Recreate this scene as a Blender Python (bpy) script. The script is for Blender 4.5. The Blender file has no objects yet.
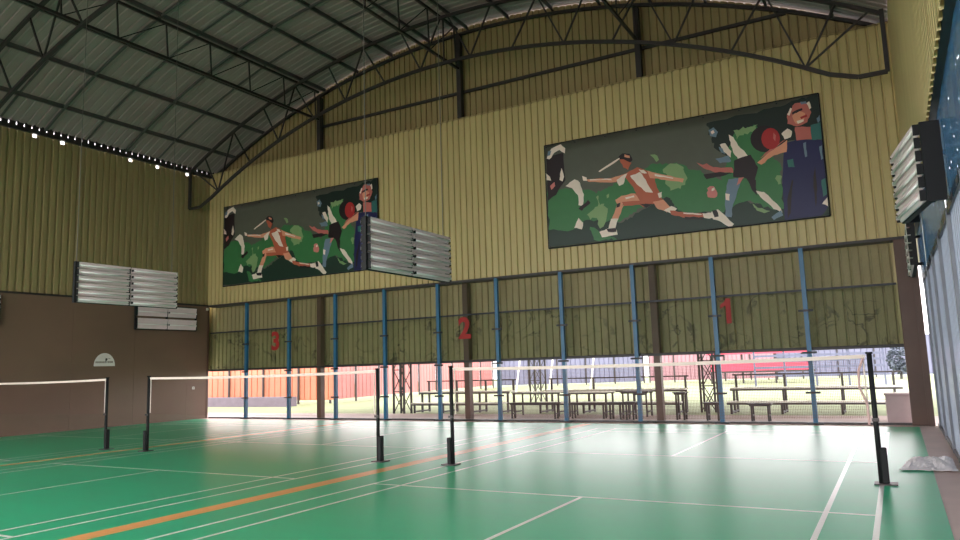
import bpy, bmesh, math, random
from mathutils import Vector, Matrix
random.seed(4)
SC = bpy.context.scene
COL = SC.collection
pi = math.pi

# ------------------------------------------------------------------ camera
FPX = 728.2162
YAW, PITCH, ROLL = 0.5136, 0.1329, -0.0313
CAM = Vector((3.3513, -10.1689, 1.5352))
_fw = Vector((-math.sin(YAW)*math.cos(PITCH), math.cos(YAW)*math.cos(PITCH), math.sin(PITCH)))
_r0 = Vector((math.cos(YAW), math.sin(YAW), 0)); _u0 = _r0.cross(_fw)
_r = math.cos(ROLL)*_r0 + math.sin(ROLL)*_u0
_u = -math.sin(ROLL)*_r0 + math.cos(ROLL)*_u0
cam_data = bpy.data.cameras.new('camera')
cam_data.sensor_width = 36.0
cam_data.lens = FPX/960*36
cam_data.clip_end = 300
cam = bpy.data.objects.new('camera', cam_data)
COL.objects.link(cam)
cam.matrix_world = Matrix(((_r.x, _u.x, -_fw.x, CAM.x), (_r.y, _u.y, -_fw.y, CAM.y), (_r.z, _u.z, -_fw.z, CAM.z), (0, 0, 0, 1)))
SC.camera = cam

# ------------------------------------------------------------------ world and exposure
world = bpy.data.worlds.new('overcast_sky'); SC.world = world
world.use_nodes = True
_bg = world.node_tree.nodes['Background']
_bg.inputs['Color'].default_value = (1.0, 0.955, 0.965, 1)
_bg.inputs['Strength'].default_value = 1.0
SC.view_settings.view_transform = 'Standard'
SC.view_settings.look = 'None'
SC.view_settings.gamma = 1.0
SC.view_settings.use_curve_mapping = False
SC.view_settings.exposure = 2.7

# ------------------------------------------------------------------ pixel helper (direction from a pixel, depth from a plane)
def at(x, y, ax, val):
    d = _fw*FPX + _r*(x-480) - _u*(y-270)
    i = 'XYZ'.index(ax)
    return CAM + d*((val-CAM[i])/d[i])

# ------------------------------------------------------------------ materials
def srgb(r, g, b):
    f = lambda c: (c/255/12.92) if c/255 <= 0.04045 else ((c/255+0.055)/1.055)**2.4
    return (f(r), f(g), f(b), 1)
MATS = {}
def mat(name, rgb, rough=0.6, metal=0.0, var=0.12, scale=4.0, stretch=(1, 1, 1), bump=0.0, bscale=20, spec=0.5, rvar=0.0, coat=0.0):
    if name in MATS: return MATS[name]
    m = bpy.data.materials.new(name); m.use_nodes = True
    nt = m.node_tree; N = nt.nodes; L = nt.links
    b = N['Principled BSDF']
    b.inputs['Roughness'].default_value = rough
    b.inputs['Metallic'].default_value = metal
    b.inputs['Specular IOR Level'].default_value = spec
    b.inputs['Coat Weight'].default_value = coat
    tc = N.new('ShaderNodeTexCoord'); mp = N.new('ShaderNodeMapping')
    mp.inputs['Scale'].default_value = stretch
    geo = N.new('ShaderNodeNewGeometry')
    L.new(geo.outputs['Position'], mp.inputs['Vector'])
    nz = N.new('ShaderNodeTexNoise'); nz.inputs['Scale'].default_value = scale; nz.inputs['Detail'].default_value = 5
    L.new(mp.outputs['Vector'], nz.inputs['Vector'])
    mr = N.new('ShaderNodeMapRange'); mr.inputs['From Min'].default_value = 0.25; mr.inputs['From Max'].default_value = 0.75
    mr.inputs['To Min'].default_value = 1-var; mr.inputs['To Max'].default_value = 1+var
    L.new(nz.outputs['Fac'], mr.inputs['Value'])
    mx = N.new('ShaderNodeMix'); mx.data_type = 'RGBA'; mx.blend_type = 'MULTIPLY'; mx.inputs['Factor'].default_value = 1
    mx.inputs['A'].default_value = srgb(*rgb)
    L.new(mr.outputs['Result'], mx.inputs['B'])
    L.new(mx.outputs['Result'], b.inputs['Base Color'])
    if rvar:
        mr2 = N.new('ShaderNodeMapRange'); mr2.inputs['To Min'].default_value = max(0.02, rough-rvar); mr2.inputs['To Max'].default_value = rough+rvar
        L.new(nz.outputs['Fac'], mr2.inputs['Value']); L.new(mr2.outputs['Result'], b.inputs['Roughness'])
    if bump:
        n2 = N.new('ShaderNodeTexNoise'); n2.inputs['Scale'].default_value = bscale; n2.inputs['Detail'].default_value = 3
        L.new(mp.outputs['Vector'], n2.inputs['Vector'])
        bp = N.new('ShaderNodeBump'); bp.inputs['Strength'].default_value = bump; bp.inputs['Distance'].default_value = 0.02
        L.new(n2.outputs['Fac'], bp.inputs['Height']); L.new(bp.outputs['Normal'], b.inputs['Normal'])
    MATS[name] = m
    return m

def net_mat(name, rgb, pitch, thick, axes=('X', 'Z')):
    """woven net: cords where either coordinate is near a multiple of the pitch, open between"""
    m = bpy.data.materials.new(name); m.use_nodes = True
    nt = m.node_tree; N = nt.nodes; L = nt.links
    b = N['Principled BSDF']; b.inputs['Base Color'].default_value = srgb(*rgb); b.inputs['Roughness'].default_value = 0.8
    geo = N.new('ShaderNodeNewGeometry'); sp = N.new('ShaderNodeSeparateXYZ'); L.new(geo.outputs['Position'], sp.inputs[0])
    outs = []
    for a in axes:
        md = N.new('ShaderNodeMath'); md.operation = 'PINGPONG'; md.inputs[1].default_value = pitch/2
        L.new(sp.outputs[a], md.inputs[0])
        lt = N.new('ShaderNodeMath'); lt.operation = 'LESS_THAN'; lt.inputs[1].default_value = thick/2
        L.new(md.outputs[0], lt.inputs[0]); outs.append(lt)
    mxm = N.new('ShaderNodeMath'); mxm.operation = 'MAXIMUM'
    L.new(outs[0].outputs[0], mxm.inputs[0]); L.new(outs[1].outputs[0], mxm.inputs[1])
    L.new(mxm.outputs[0], b.inputs['Alpha'])
    MATS[name] = m
    return m

def add_stains(m, rgb, scale, lo, hi, amount):
    """dark crooked stain lines mixed over a material's colour"""
    nt = m.node_tree; N = nt.nodes; L = nt.links
    b = N['Principled BSDF']; src = b.inputs['Base Color'].links[0].from_socket
    geo = N.new('ShaderNodeNewGeometry')
    nz = N.new('ShaderNodeTexNoise'); nz.inputs['Scale'].default_value = scale; nz.inputs['Detail'].default_value = 6; nz.inputs['Distortion'].default_value = 0.8
    L.new(geo.outputs['Position'], nz.inputs['Vector'])
    sb = N.new('ShaderNodeMath'); sb.operation = 'SUBTRACT'; sb.inputs[1].default_value = 0.5; L.new(nz.outputs['Fac'], sb.inputs[0])
    ab = N.new('ShaderNodeMath'); ab.operation = 'ABSOLUTE'; L.new(sb.outputs[0], ab.inputs[0])
    mr = N.new('ShaderNodeMapRange'); mr.inputs['From Min'].default_value = lo; mr.inputs['From Max'].default_value = hi
    mr.inputs['To Min'].default_value = amount; mr.inputs['To Max'].default_value = 0
    L.new(ab.outputs[0], mr.inputs['Value'])
    n3 = N.new('ShaderNodeTexNoise'); n3.inputs['Scale'].default_value = scale*0.6; L.new(geo.outputs['Position'], n3.inputs['Vector'])
    m3 = N.new('ShaderNodeMapRange'); m3.inputs['From Min'].default_value = 0.45; m3.inputs['From Max'].default_value = 0.6; L.new(n3.outputs['Fac'], m3.inputs['Value'])
    ml = N.new('ShaderNodeMath'); ml.operation = 'MULTIPLY'; L.new(mr.outputs['Result'], ml.inputs[0]); L.new(m3.outputs['Result'], ml.inputs[1])
    mx = N.new('ShaderNodeMix'); mx.data_type = 'RGBA'; L.new(ml.outputs[0], mx.inputs['Factor'])
    L.new(src, mx.inputs['A']); mx.inputs['B'].default_value = srgb(*rgb)
    L.new(mx.outputs['Result'], b.inputs['Base Color'])

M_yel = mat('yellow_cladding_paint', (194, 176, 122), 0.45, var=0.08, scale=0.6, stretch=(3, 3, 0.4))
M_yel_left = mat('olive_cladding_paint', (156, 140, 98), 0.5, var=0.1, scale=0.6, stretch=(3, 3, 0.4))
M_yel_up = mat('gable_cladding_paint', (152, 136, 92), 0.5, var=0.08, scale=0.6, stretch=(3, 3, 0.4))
M_row1 = mat('lower_cladding_paint', (192, 178, 130), 0.5, var=0.12, scale=1.2, stretch=(2, 2, 0.6))
M_row2 = mat('green_lower_cladding_paint', (164, 158, 108), 0.5, var=0.14, scale=1.2, stretch=(2, 2, 0.8))
add_stains(M_row2, (48, 44, 26), 1.5, 0.006, 0.03, 0.8)
M_roof = mat('roof_sheet_grey', (150, 137, 134), 0.55, var=0.08, scale=0.5)
M_steel = mat('dark_steel_paint', (50, 46, 46), 0.5, var=0.1)
M_purlin = mat('purlin_steel', (84, 84, 82), 0.5, var=0.1)
M_brown = mat('brown_column_paint', (92, 66, 54), 0.5, var=0.12, scale=2)
M_board = mat('brown_wall_board', (122, 96, 80), 0.55, var=0.12, scale=0.5, stretch=(1, 1, 1.4), rvar=0.1)
M_blue = mat('blue_post_paint', (40, 106, 146), 0.4, var=0.1)
M_clamp = mat('dark_clamp_steel', (40, 44, 52), 0.5)
M_conc = mat('pink_concrete', (216, 190, 182), 0.7, var=0.1, scale=1.5, bump=0.1)
M_mat = mat('green_court_vinyl', (58, 194, 142), 0.34, var=0.05, scale=0.6, bump=0.008, bscale=2.5, rvar=0.03, stretch=(0.7, 5, 1), spec=0.36)
M_line = mat('white_line_paint', (252, 252, 240), 0.28, var=0.05, spec=0.4, bump=0.008, bscale=2.5, stretch=(0.7, 5, 1))
M_orange = mat('orange_line_paint', (255, 184, 112), 0.34, var=0.05, spec=0.4, bump=0.008, bscale=2.5, stretch=(0.7, 5, 1))
M_sand = mat('sand_line_paint', (240, 206, 146), 0.25, var=0.05, spec=0.4, bump=0.008, bscale=2.5, stretch=(0.7, 5, 1))
M_white = mat('white_enamel', (236, 230, 224), 0.4, var=0.04)
M_lamp = mat('lamp_tray_grey', (236, 216, 218), 0.4, var=0.05)
M_tube = mat('tube_glass', (255, 250, 248), 0.25, var=0.02)
M_black = mat('black_post_paint', (14, 15, 18), 0.7, var=0.1)
M_tape = mat('net_tape', (236, 220, 208), 0.7, var=0.06)
M_wire = mat('suspension_wire', (112, 110, 104), 0.5, var=0.1)
M_net = net_mat('brown_net_cord', (92, 60, 52), 0.02, 0.0024)
M_screen = net_mat('olive_screen_wire', (78, 76, 50), 0.022, 0.0036)
M_red = mat('red_numeral_paint', (168, 32, 28), 0.6, var=0.1)
M_alu = mat('sill_steel', (70, 62, 62), 0.4)
M_clampl = mat('grey_frame_steel', (118, 122, 130), 0.4)
M_tarp = mat('dark_blue_tarp', (40, 72, 98), 0.22, var=0.2, scale=1.5, bump=0.3, bscale=2.5)
M_cloth = mat('white_plastic_sheet', (248, 240, 240), 0.5, var=0.08, scale=12)

def make_plastic():
    m = bpy.data.materials.new('clear_plastic_sheet'); m.use_nodes = True
    nt = m.node_tree; N = nt.nodes; L = nt.links
    out = N['Material Output']; b = N['Principled BSDF']
    b.inputs['Base Color'].default_value = srgb(140, 148, 160); b.inputs['Roughness'].default_value = 0.22; b.inputs['Specular IOR Level'].default_value = 0.4
    tr = N.new('ShaderNodeBsdfTranslucent'); tr.inputs['Color'].default_value = srgb(110, 120, 134)
    mx = N.new('ShaderNodeMixShader'); mx.inputs[0].default_value = 0.2
    L.new(b.outputs[0], mx.inputs[1]); L.new(tr.outputs[0], mx.inputs[2]); L.new(mx.outputs[0], out.inputs['Surface'])
    MATS[m.name] = m
    return m
M_plastic = make_plastic()

# pinholes in the tarp
def pinholes(m):
    nt = m.node_tree; N = nt.nodes; L = nt.links; b = N['Principled BSDF']
    geo = N.new('ShaderNodeNewGeometry'); vo = N.new('ShaderNodeTexVoronoi'); vo.inputs['Scale'].default_value = 6
    L.new(geo.outputs['Position'], vo.inputs['Vector'])
    gt = N.new('ShaderNodeMath'); gt.operation = 'GREATER_THAN'; gt.inputs[1].default_value = 0.075
    L.new(vo.outputs['Distance'], gt.inputs[0]); L.new(gt.outputs[0], b.inputs['Alpha'])
    tr = N.new('ShaderNodeBsdfTranslucent'); tr.inputs['Color'].default_value = srgb(60, 104, 136)
    mx = N.new('ShaderNodeMixShader'); mx.inputs[0].default_value = 0.06; out = N['Material Output']
    L.new(b.outputs[0], mx.inputs[1]); L.new(tr.outputs[0], mx.inputs[2]); L.new(mx.outputs[0], out.inputs['Surface'])
pinholes(M_tarp)


# ------------------------------------------------------------------ mesh helpers
class MB:
    def __init__(s): s.v = []; s.f = []; s.mi = []; s.m = 0
    def quad(s, a, b, c, d):
        n = len(s.v); s.v += [tuple(a), tuple(b), tuple(c), tuple(d)]; s.f.append((n, n+1, n+2, n+3)); s.mi.append(s.m)
    def poly(s, pts):
        n = len(s.v); s.v += [tuple(p) for p in pts]; s.f.append(tuple(range(n, n+len(pts)))); s.mi.append(s.m)
    def box(s, x0, x1, y0, y1, z0, z1):
        n = len(s.v)
        s.v += [(x0, y0, z0), (x1, y0, z0), (x1, y1, z0), (x0, y1, z0), (x0, y0, z1), (x1, y0, z1), (x1, y1, z1), (x0, y1, z1)]
        for q in ((0, 3, 2, 1), (4, 5, 6, 7), (0, 1, 5, 4), (1, 2, 6, 5), (2, 3, 7, 6), (3, 0, 4, 7)):
            s.f.append(tuple(n+i for i in q)); s.mi.append(s.m)
        return s
    def bar(s, a, b, w, h=None, up=(0, 0, 1)):
        """rectangular bar from a to b"""
        h = h or w; a = Vector(a); b = Vector(b); d = (b-a).normalized(); u = Vector(up)
        if abs(d.dot(u)) > 0.98: u = Vector((0, 1, 0))
        x = d.cross(u).normalized(); y = x.cross(d).normalized(); n = len(s.v)
        for p in (a, b):
            for sx, sy in ((-1, -1), (1, -1), (1, 1), (-1, 1)): s.v.append(tuple(p + x*(sx*w/2) + y*(sy*h/2)))
        for q in ((0, 1, 2, 3), (7, 6, 5, 4), (0, 4, 5, 1), (1, 5, 6, 2), (2, 6, 7, 3), (3, 7, 4, 0)):
            s.f.append(tuple(n+i for i in q)); s.mi.append(s.m)
        return s
    def tube(s, pts, r, k=8, caps=True, rr=None):
        pts = [Vector(p) for p in pts]; n0 = len(s.v)
        for i, p in enumerate(pts):
            d = (pts[min(i+1, len(pts)-1)] - pts[max(i-1, 0)]).normalized()
            u = Vector((0, 0, 1)) if abs(d.z) < 0.9 else Vector((1, 0, 0))
            x = d.cross(u).normalized(); y = x.cross(d).normalized(); q = rr[i] if rr else r
            for j in range(k):
                t = 2*pi*j/k; s.v.append(tuple(p + x*(q*math.cos(t)) + y*(q*math.sin(t))))
        for i in range(len(pts)-1):
            for j in range(k):
                a = n0+i*k+j; b = n0+i*k+(j+1) % k; s.f.append((a, b, b+k, a+k)); s.mi.append(s.m)
        if caps:
            s.f.append(tuple(n0+j for j in range(k))[::-1]); s.mi.append(s.m)
            e = n0+(len(pts)-1)*k; s.f.append(tuple(e+j for j in range(k))); s.mi.append(s.m)
        return s
    def build(s, name, m, parent=None, smooth=False, bevel=0.0):
        me = bpy.data.meshes.new(name); me.from_pydata(s.v, [], s.f)
        ms = m if isinstance(m, (list, tuple)) else [m]
        for q in ms: me.materials.append(q)
        if len(ms) > 1: me.polygons.foreach_set('material_index', s.mi)
        bm = bmesh.new(); bm.from_mesh(me)
        if len(ms) == 1: bmesh.ops.remove_doubles(bm, verts=bm.verts, dist=1e-5)
        bmesh.ops.recalc_face_normals(bm, faces=bm.faces)
        if bevel: bmesh.ops.bevel(bm, geom=list(bm.edges), offset=bevel, segments=1, affect='EDGES')
        bm.to_mesh(me); bm.free()
        if smooth: me.polygons.foreach_set('use_smooth', [True]*len(me.polygons))
        o = bpy.data.objects.new(name, me); COL.objects.link(o)
        if parent: o.parent = parent
        return o
def empty(name, loc=(0, 0, 0), rz=0):
    o = bpy.data.objects.new(name, None); COL.objects.link(o); o.location = loc; o.rotation_euler = (0, 0, rz); o.empty_display_size = 0.2
    return o
def tag(o, label=None, cat=None, group=None, kind=None):
    if label: o['label'] = label
    if cat: o['category'] = cat
    if group: o['group'] = group
    if kind: o['kind'] = kind
    return o
def copy_tree(o, parent=None):
    c = o.copy(); COL.objects.link(c); c.parent = parent
    for ch in list(o.children): copy_tree(ch, c)
    return c
def box(name, m, parent, *a, bevel=0.0): return MB().box(*a).build(name, m, parent, bevel=bevel)

# ------------------------------------------------------------------ hall dimensions
XL, XR, YB, YF = -18.94, 3.87, 8.5, -13.0
XC = -7.6
def arc(X, apex, R): return apex - (R - math.sqrt(R*R-(X-XC)**2))
def z_roof(X): return arc(X, 12.36, 22.5)
def z_top(X): return arc(X, 12.05, 22.5)
def z_low(X): return arc(X, 10.6, 20.3)
Z_CLAD = 4.15
REAR_Z = 6.5

# corrugated sheet: s runs along the wall, narrow recessed grooves
def corr_sheet(name, m, parent, s0, s1, z0, ztop, to3, n=5, gw=0.055, gd=0.05, holes=()):
    mb = MB(); p = (s1-s0)/n; prof = []
    for i in range(n):
        a = s0+i*p
        prof += [(a, 0), (a+p-gw-0.012, 0), (a+p-gw+0.006, gd), (a+p-0.018, gd)]
    prof.append((s1+0.006, 0))
    zt = ztop if callable(ztop) else (lambda s: ztop)
    for (a, da), (b, db) in zip(prof, prof[1:]):
        q = 0.0
        for h in holes:
            if a <= h < b and da == 0 and db == 0: q = 0.11
        mb.quad(to3(a, z0, da), to3(b, z0, db), to3(b, zt(b)-q, db), to3(a, zt(a)-q, da))
    return mb.build(name, m, parent)

# ------------------------------------------------------------------ floor
floor = box('floor', M_conc, None, XL-0.2, XR+0.35, YF, 8.72, -0.25, -0.004); tag(floor, 'indoor sports hall floor with green vinyl courts and a bare concrete edge', 'floor', kind='structure')
court_mat = box('court_surface', M_mat, floor, XL+0.02, 3.62, YF+0.5, 8.05, -0.003, 0.0)
def fline(x0, y0, x1, y1, m=M_line, z=0.0015, name='court_line'):
    mb = MB(); mb.quad((min(x0, x1), min(y0, y1), z), (max(x0, x1), min(y0, y1), z), (max(x0, x1), max(y0, y1), z), (min(x0, x1), max(y0, y1), z))
    o = mb.build(name, m, floor)
    if o.data.polygons[0].normal.z < 0: o.data.flip_normals()
    return o
D = 7.5341
LW = 0.052
for k in range(3):
    cx = -D*k
    for X in (-3.05, -2.59, 2.59, 3.05): fline(cx+X-LW/2, -6.7, cx+X+LW/2, 6.7)
    for Y in (-6.7, -5.94, -1.98, 1.98, 5.94, 6.7): fline(cx-3.05, Y-LW/2, cx+3.05, Y+LW/2, z=0.0018)
    fline(cx-LW/2, -6.7, cx+LW/2, -1.98); fline(cx-LW/2, 1.98, cx+LW/2, 6.7)
fline(-3.91, -12.4, -3.63, 7.9, M_orange, 0.0012, 'orange_line')
fline(-11.45, -12.4, -11.2, 7.9, M_sand, 0.0012, 'sand_line')

# ------------------------------------------------------------------ back wall
wall_back = empty('wall_back', (0, YB, 0)); tag(wall_back, 'yellow corrugated metal end wall above olive lower panels', 'wall', kind='structure')
wall_back.location = (0, 0, 0)
nS = 22; w = (XR-XL)/nS
corr_sheet('lower_sheet', M_row1, wall_back, XL-w, XL, 3.06, 4.3, lambda s, z, d: (s, 8.92+d, z)); corr_sheet('lower_sheet', M_row2, wall_back, XL-w, XL, 1.76, 3.14, lambda s, z, d: (s, 8.9+d, z))
for i in range(nS):
    a = XL+i*w
    corr_sheet('cladding_sheet', M_yel, wall_back, a, a+w, Z_CLAD, 9.2, lambda s, z, d: (s, YB+d, z))
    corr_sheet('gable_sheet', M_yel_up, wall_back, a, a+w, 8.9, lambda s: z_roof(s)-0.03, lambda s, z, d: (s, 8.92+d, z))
    corr_sheet('lower_sheet', M_row1, wall_back, a, a+w, 3.06, 4.3, lambda s, z, d: (s, 8.92+d, z))
    corr_sheet('lower_sheet', M_row2, wall_back, a, a+w, 1.76, 3.14, lambda s, z, d: (s, 8.9+d, z))
box('cladding_cap', M_yel_up, wall_back, XL, XR, YB, 8.95, 9.16, 9.19)
box('cladding_beam', M_steel, wall_back, XL, XR, YB-0.03, 8.9, Z_CLAD-0.07, Z_CLAD+0.0)
box('drip_rail', M_steel, wall_back, XL-w, XR, 8.86, 8.98, 1.70, 1.77)
box('girt', M_steel, wall_back, -13.57, 1.7, 8.78, 8.86, 10.1, 10.18)
mb = MB(); P = []
for i in range(41):
    X = XL+0.05+i*(XR-XL-0.1)/40; P.append((X, 8.78, arc(X, 12.06, 23.8)))
for a, b in zip(P, P[1:]): mb.bar(a, b, 0.08, 0.1, (0, 1, 0))
mb.build('gable_rafter', M_steel, wall_back)

# brown columns of the end frame
cols = [(-13.57, 'brown steel column standing between red numerals 3 and 2'), (-7.8, 'brown steel column behind red numeral 2'), (-2.07, 'brown steel column between red numerals 2 and 1 with wider bay beside benches')]
for X, lab in cols:
    t = empty('steel_column', (X, 8.7, 0)); tag(t, lab, 'column', 'brown columns of the end wall')
    box('shaft', M_brown, t, -0.085, 0.085, -0.1, 0.1, 0.0, 4.2)
    box('upper_shaft', M_steel, t, -0.075, 0.075, -0.1, 0.07, 4.2, arc(X, 12.0, 21.5))
    box('base_plate', M_steel, t, -0.2, 0.2, -0.2, 0.2, 0.0, 0.02)
t = empty('corner_column', (3.7, 8.5, 0)); tag(t, 'wide brown corner column beside the clear plastic side wall', 'column')
box('shaft', M_brown, t, -0.2, 0.18, -0.1, 0.3, 0.0, 4.08, bevel=0.01); box('side_flange', M_brown, t, 0.1, 0.22, -0.16, -0.1, 0.0, 4.08)
t = empty('corner_column', (-18.75, 8.5, 0)); tag(t, 'dark brown corner column where the brown board wall meets the mesh screen', 'column')
box('shaft', M_brown, t, -0.19, -0.155, -0.03, 0.05, 0.0, 4.06); MB().tube([(-0.15, -0.03, 4.0), (-0.15, -0.1, 4.0)], 0.05).build('insulator', M_white, t)

# ------------------------------------------------------------------ blue framed mesh screen
scr = empty('mesh_screen', (0, 8.5, 0)); tag(scr, 'blue-posted wire mesh screen with dark rails across the end wall', 'screen')
PX = [-16.87, -14.81, -12.74, -10.71, -8.68, -6.65, -4.61, -2.55, -0.5, 1.58]
for X in PX:
    p = MB().box(X-0.05, X+0.05, -0.06, 0.04, 0.0, 4.1).build('post', M_blue, scr)
    for z in (0.72, 1.64, 2.62):
        MB().box(X-0.16, X+0.16, -0.075, -0.05, z-0.025, z+0.025).build('clamp', M_clamp, p)
    MB().box(X-0.17, X+0.17, -0.12, 0.1, 0.0, 0.03).build('base_plate', M_clamp, p)
edges = [-18.86]+PX+[3.48]
for a, b in zip(edges, edges[1:]):
    mb = MB(); mb.quad((a+0.05, 0.05, 1.74), (b-0.05, 0.05, 1.74), (b-0.05, 0.05, 4.08), (a+0.05, 0.05, 4.08)); mb.build('mesh_panel', M_screen, scr)
box('mid_rail', M_clamp, scr, -18.82, 3.48, 0.03, 0.07, 3.08, 3.13)
box('bottom_rail', M_steel, scr, -18.82, 3.48, 0.03, 0.08, 1.69, 1.75)
box('sill', M_alu, scr, -18.82, 3.5, 0.0, 0.1, 0.0, 0.045)

# red numerals sprayed on the mesh
def text_mesh(txt, size, off):
    cu = bpy.data.curves.new('numeral', 'FONT'); cu.body = txt; cu.size = size; cu.offset = off; cu.extrude = 0.004; cu.align_x = 'CENTER'
    o = bpy.data.objects.new('tmp', cu); COL.objects.link(o)
    dg = bpy.context.evaluated_depsgraph_get(); me = bpy.data.meshes.new_from_object(o.evaluated_get(dg)); bpy.data.objects.remove(o)
    return me
for txt, X, z, sx in (('3', -15.5, 2.38, 1.0), ('2', -7.79, 2.42, 1.0), ):
    me = text_mesh(txt, 0.86, 0.028); me.materials.clear(); me.materials.append(M_red); me.name = 'red_numeral'
    o = bpy.data.objects.new('red_numeral', me); COL.objects.link(o); o.parent = scr; o.location = (X, 0.03, z); o.rotation_euler = (pi/2, 0, 0); o.scale = (sx, 1, 1)

mb = MB()
P1 = [(-0.02, 0.0), (0.1, 0.0), (0.1, 0.62), (0.0, 0.62), (-0.06, 0.53), (-0.15, 0.47), (-0.15, 0.37), (-0.02, 0.45)]
for y in (0.028, 0.036): mb.poly([(x-0.22, y, z+2.42) for x, z in P1])
for a, b in zip(P1, P1[1:]+P1[:1]): mb.quad((a[0]-0.22, 0.028, a[1]+2.42), (b[0]-0.22, 0.028, b[1]+2.42), (b[0]-0.22, 0.036, b[1]+2.42), (a[0]-0.22, 0.036, a[1]+2.42))
mb.build('red_numeral', M_red, scr)

# ------------------------------------------------------------------ left wall
wall_left = empty('wall_left'); tag(wall_left, 'left side wall of brown boards below olive yellow corrugated cladding', 'wall', kind='structure')
yy = [YF+i*2.12 for i in range(11)]
yy = [y for y in yy if y < 8.3]
joints = [1.2-2.12*k for k in range(7, 0, -1)]+[1.2, 3.35, 5.5, 7.6, 8.98]
HOL = [0.95, 1.85, 2.8, 4.6, 5.15, 6.15, 7.4, 8.15]
for a, b in zip(joints, joints[1:]):
    n = max(3, round((b-a)/0.21))
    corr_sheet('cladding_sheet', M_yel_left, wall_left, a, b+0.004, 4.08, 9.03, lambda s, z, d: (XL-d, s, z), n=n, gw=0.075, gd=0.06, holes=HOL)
    box('wall_board', M_board, wall_left, XL-0.06, XL+0.02, a, min(b, 8.5)-0.006, 0.0, 4.12)
mb = MB(); P = [(XL-0.03, 8.49), (XL-0.75, 9.02), (XL-0.79, 8.98), (XL-0.07, 8.45)]  # added slanted panel past the corner, keeps outdoor light off the end sheets
for z in (1.7, 4.25): mb.poly([(x, y, z) for x, y in P])
for a, b in zip(P, P[1:]+P[:1]): mb.quad((a[0], a[1], 1.7), (b[0], b[1], 1.7), (b[0], b[1], 4.25), (a[0], a[1], 4.25))
mb.build('corner_light_block', M_row1, wall_left)
box('board_rail', M_steel, wall_left, XL-0.04, XL+0.05, YF, 8.9, 4.1, 4.16)
box('eave_beam', M_steel, wall_left, XL-0.03, XL+0.1, YF, 8.9, 9.02, 9.14)
mb = MB(); y = YF
while y < 8.9:
    mb.box(XL-0.06, XL-0.02, y, y+0.19, 9.1, 9.33); y += 0.225
mb.build('eave_closure', M_steel, wall_left)

# ------------------------------------------------------------------ right wall
wall_right = empty('wall_right'); tag(wall_right, 'right side wall with yellow cladding above blue tarp and clear plastic sheets', 'wall', kind='structure')
a = YF
while a < 8.9:
    b = min(a+1.04, 8.97)
    corr_sheet('cladding_sheet', M_yel, wall_right, a, b, 4.12, 9.2, lambda s, z, d: (XR+d, s, z), n=max(1, round((b-a)/0.208)))
    a = b
box('cladding_beam', M_steel, wall_right, XR+0.03, XR+0.16, YF, 8.9, 4.12, 4.28)
a = YF
while a < 8.4:
    b = min(a+2.05, 8.42); mb = MB(); n = 8
    for i in range(n):
        s0, s1 = a+(b-a)*i/n, a+(b-a)*(i+1)/n
        d0 = 0.008*math.sin(i*2.1+a); d1 = 0.008*math.sin((i+1)*2.1+a)
        for z0, z1 in ((3.04, 3.5), (3.5, 3.9), (3.9, 4.3)):
            mb.quad((XR+0.1+d0*(z0 > 3.2), s0, z0), (XR+0.1+d1*(z0 > 3.2), s1, z0), (XR+0.1+d1*(z1 < 4.2), s1, z1), (XR+0.1+d0*(z1 < 4.2), s0, z1))
    mb.build('tarp_panel', M_tarp, wall_right)
    n = 9; mb = MB()
    for i in range(n):
        p = (b-a-0.02)/n; s = a+i*p; X = XR+0.13
        pr = [(s, 0), (s+p*0.6, 0), (s+p*0.68, 0.03), (s+p*0.92, 0.03), (s+p, 0)]
        for (q, d), (q2, d2) in zip(pr, pr[1:]): mb.quad((X+d, q, 0.06), (X+d2, q2, 0.06), (X+d2, q2, 3.14), (X+d, q, 3.14))
    mb.build('plastic_sheet', M_plastic, wall_right)
    box('frame_post', M_clampl, wall_right, XR+0.09, XR+0.13, a-0.03, a+0.03, 0.0, 3.1)
    a = b
box('base_rail', M_alu, wall_right, XR+0.1, XR+0.2, YF, 8.42, 0.0, 0.07)
box('top_rail', M_alu, wall_right, XR+0.1, XR+0.16, YF, 8.42, 3.06, 3.13)

# rear end behind the camera: open below, closed by cladding above
wall_rear = empty('wall_rear'); tag(wall_rear, 'rear end wall with cladding above a wide open front', 'wall', kind='structure')
for i in range(nS):
    a = XL+i*w
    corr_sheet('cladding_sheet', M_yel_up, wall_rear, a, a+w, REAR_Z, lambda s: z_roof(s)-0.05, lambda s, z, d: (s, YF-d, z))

# ------------------------------------------------------------------ roof
ceiling = empty('ceiling'); tag(ceiling, 'arched roof of dark grey ribbed metal sheets on steel purlins', 'ceiling', kind='structure')
mb = MB(); NX = 44; prof = []; y = YF-0.3
while y < 9.25:
    prof += [(y, 0), (y+0.17, 0), (y+0.19, 0.035), (y+0.23, 0.035)]; y += 0.25
X0, X1 = XL-0.08, XR+0.08
for i in range(NX+1):
    X = X0+(X1-X0)*i/NX; z = z_roof(X)
    for (y, d) in prof: mb.v.append((X, y, z+d))
n = len(prof)
for i in range(NX):
    for j in range(n-1):
        mb.f.append((i*n+j, i*n+j+1, (i+1)*n+j+1, (i+1)*n+j)); mb.mi.append(0)
mb.build('roof_sheet', M_roof, ceiling)
for k in range(-7, 8):
    X = XC+1.475*k
    if X < XL+0.3 or X > XR-0.3: continue
    z = z_roof(X); mb = MB(); mb.box(X-0.012, X+0.012, YF, 8.9, z-0.16, z-0.02); mb.box(X-0.012, X+0.05, YF, 8.9, z-0.16, z-0.148)
    mb.build('purlin', M_purlin, ceiling)
def arch_bar(name, Y, dz, w, h, m):
    mb = MB(); P = []
    for i in range(37):
        X = XL+0.03+(XR-XL-0.06)*i/36; P.append((X, Y, z_roof(X)-dz))
    for p, q in zip(P, P[1:]): mb.bar(p, q, w, h, (0, 1, 0))
    return mb.build(name, m, ceiling)
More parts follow.
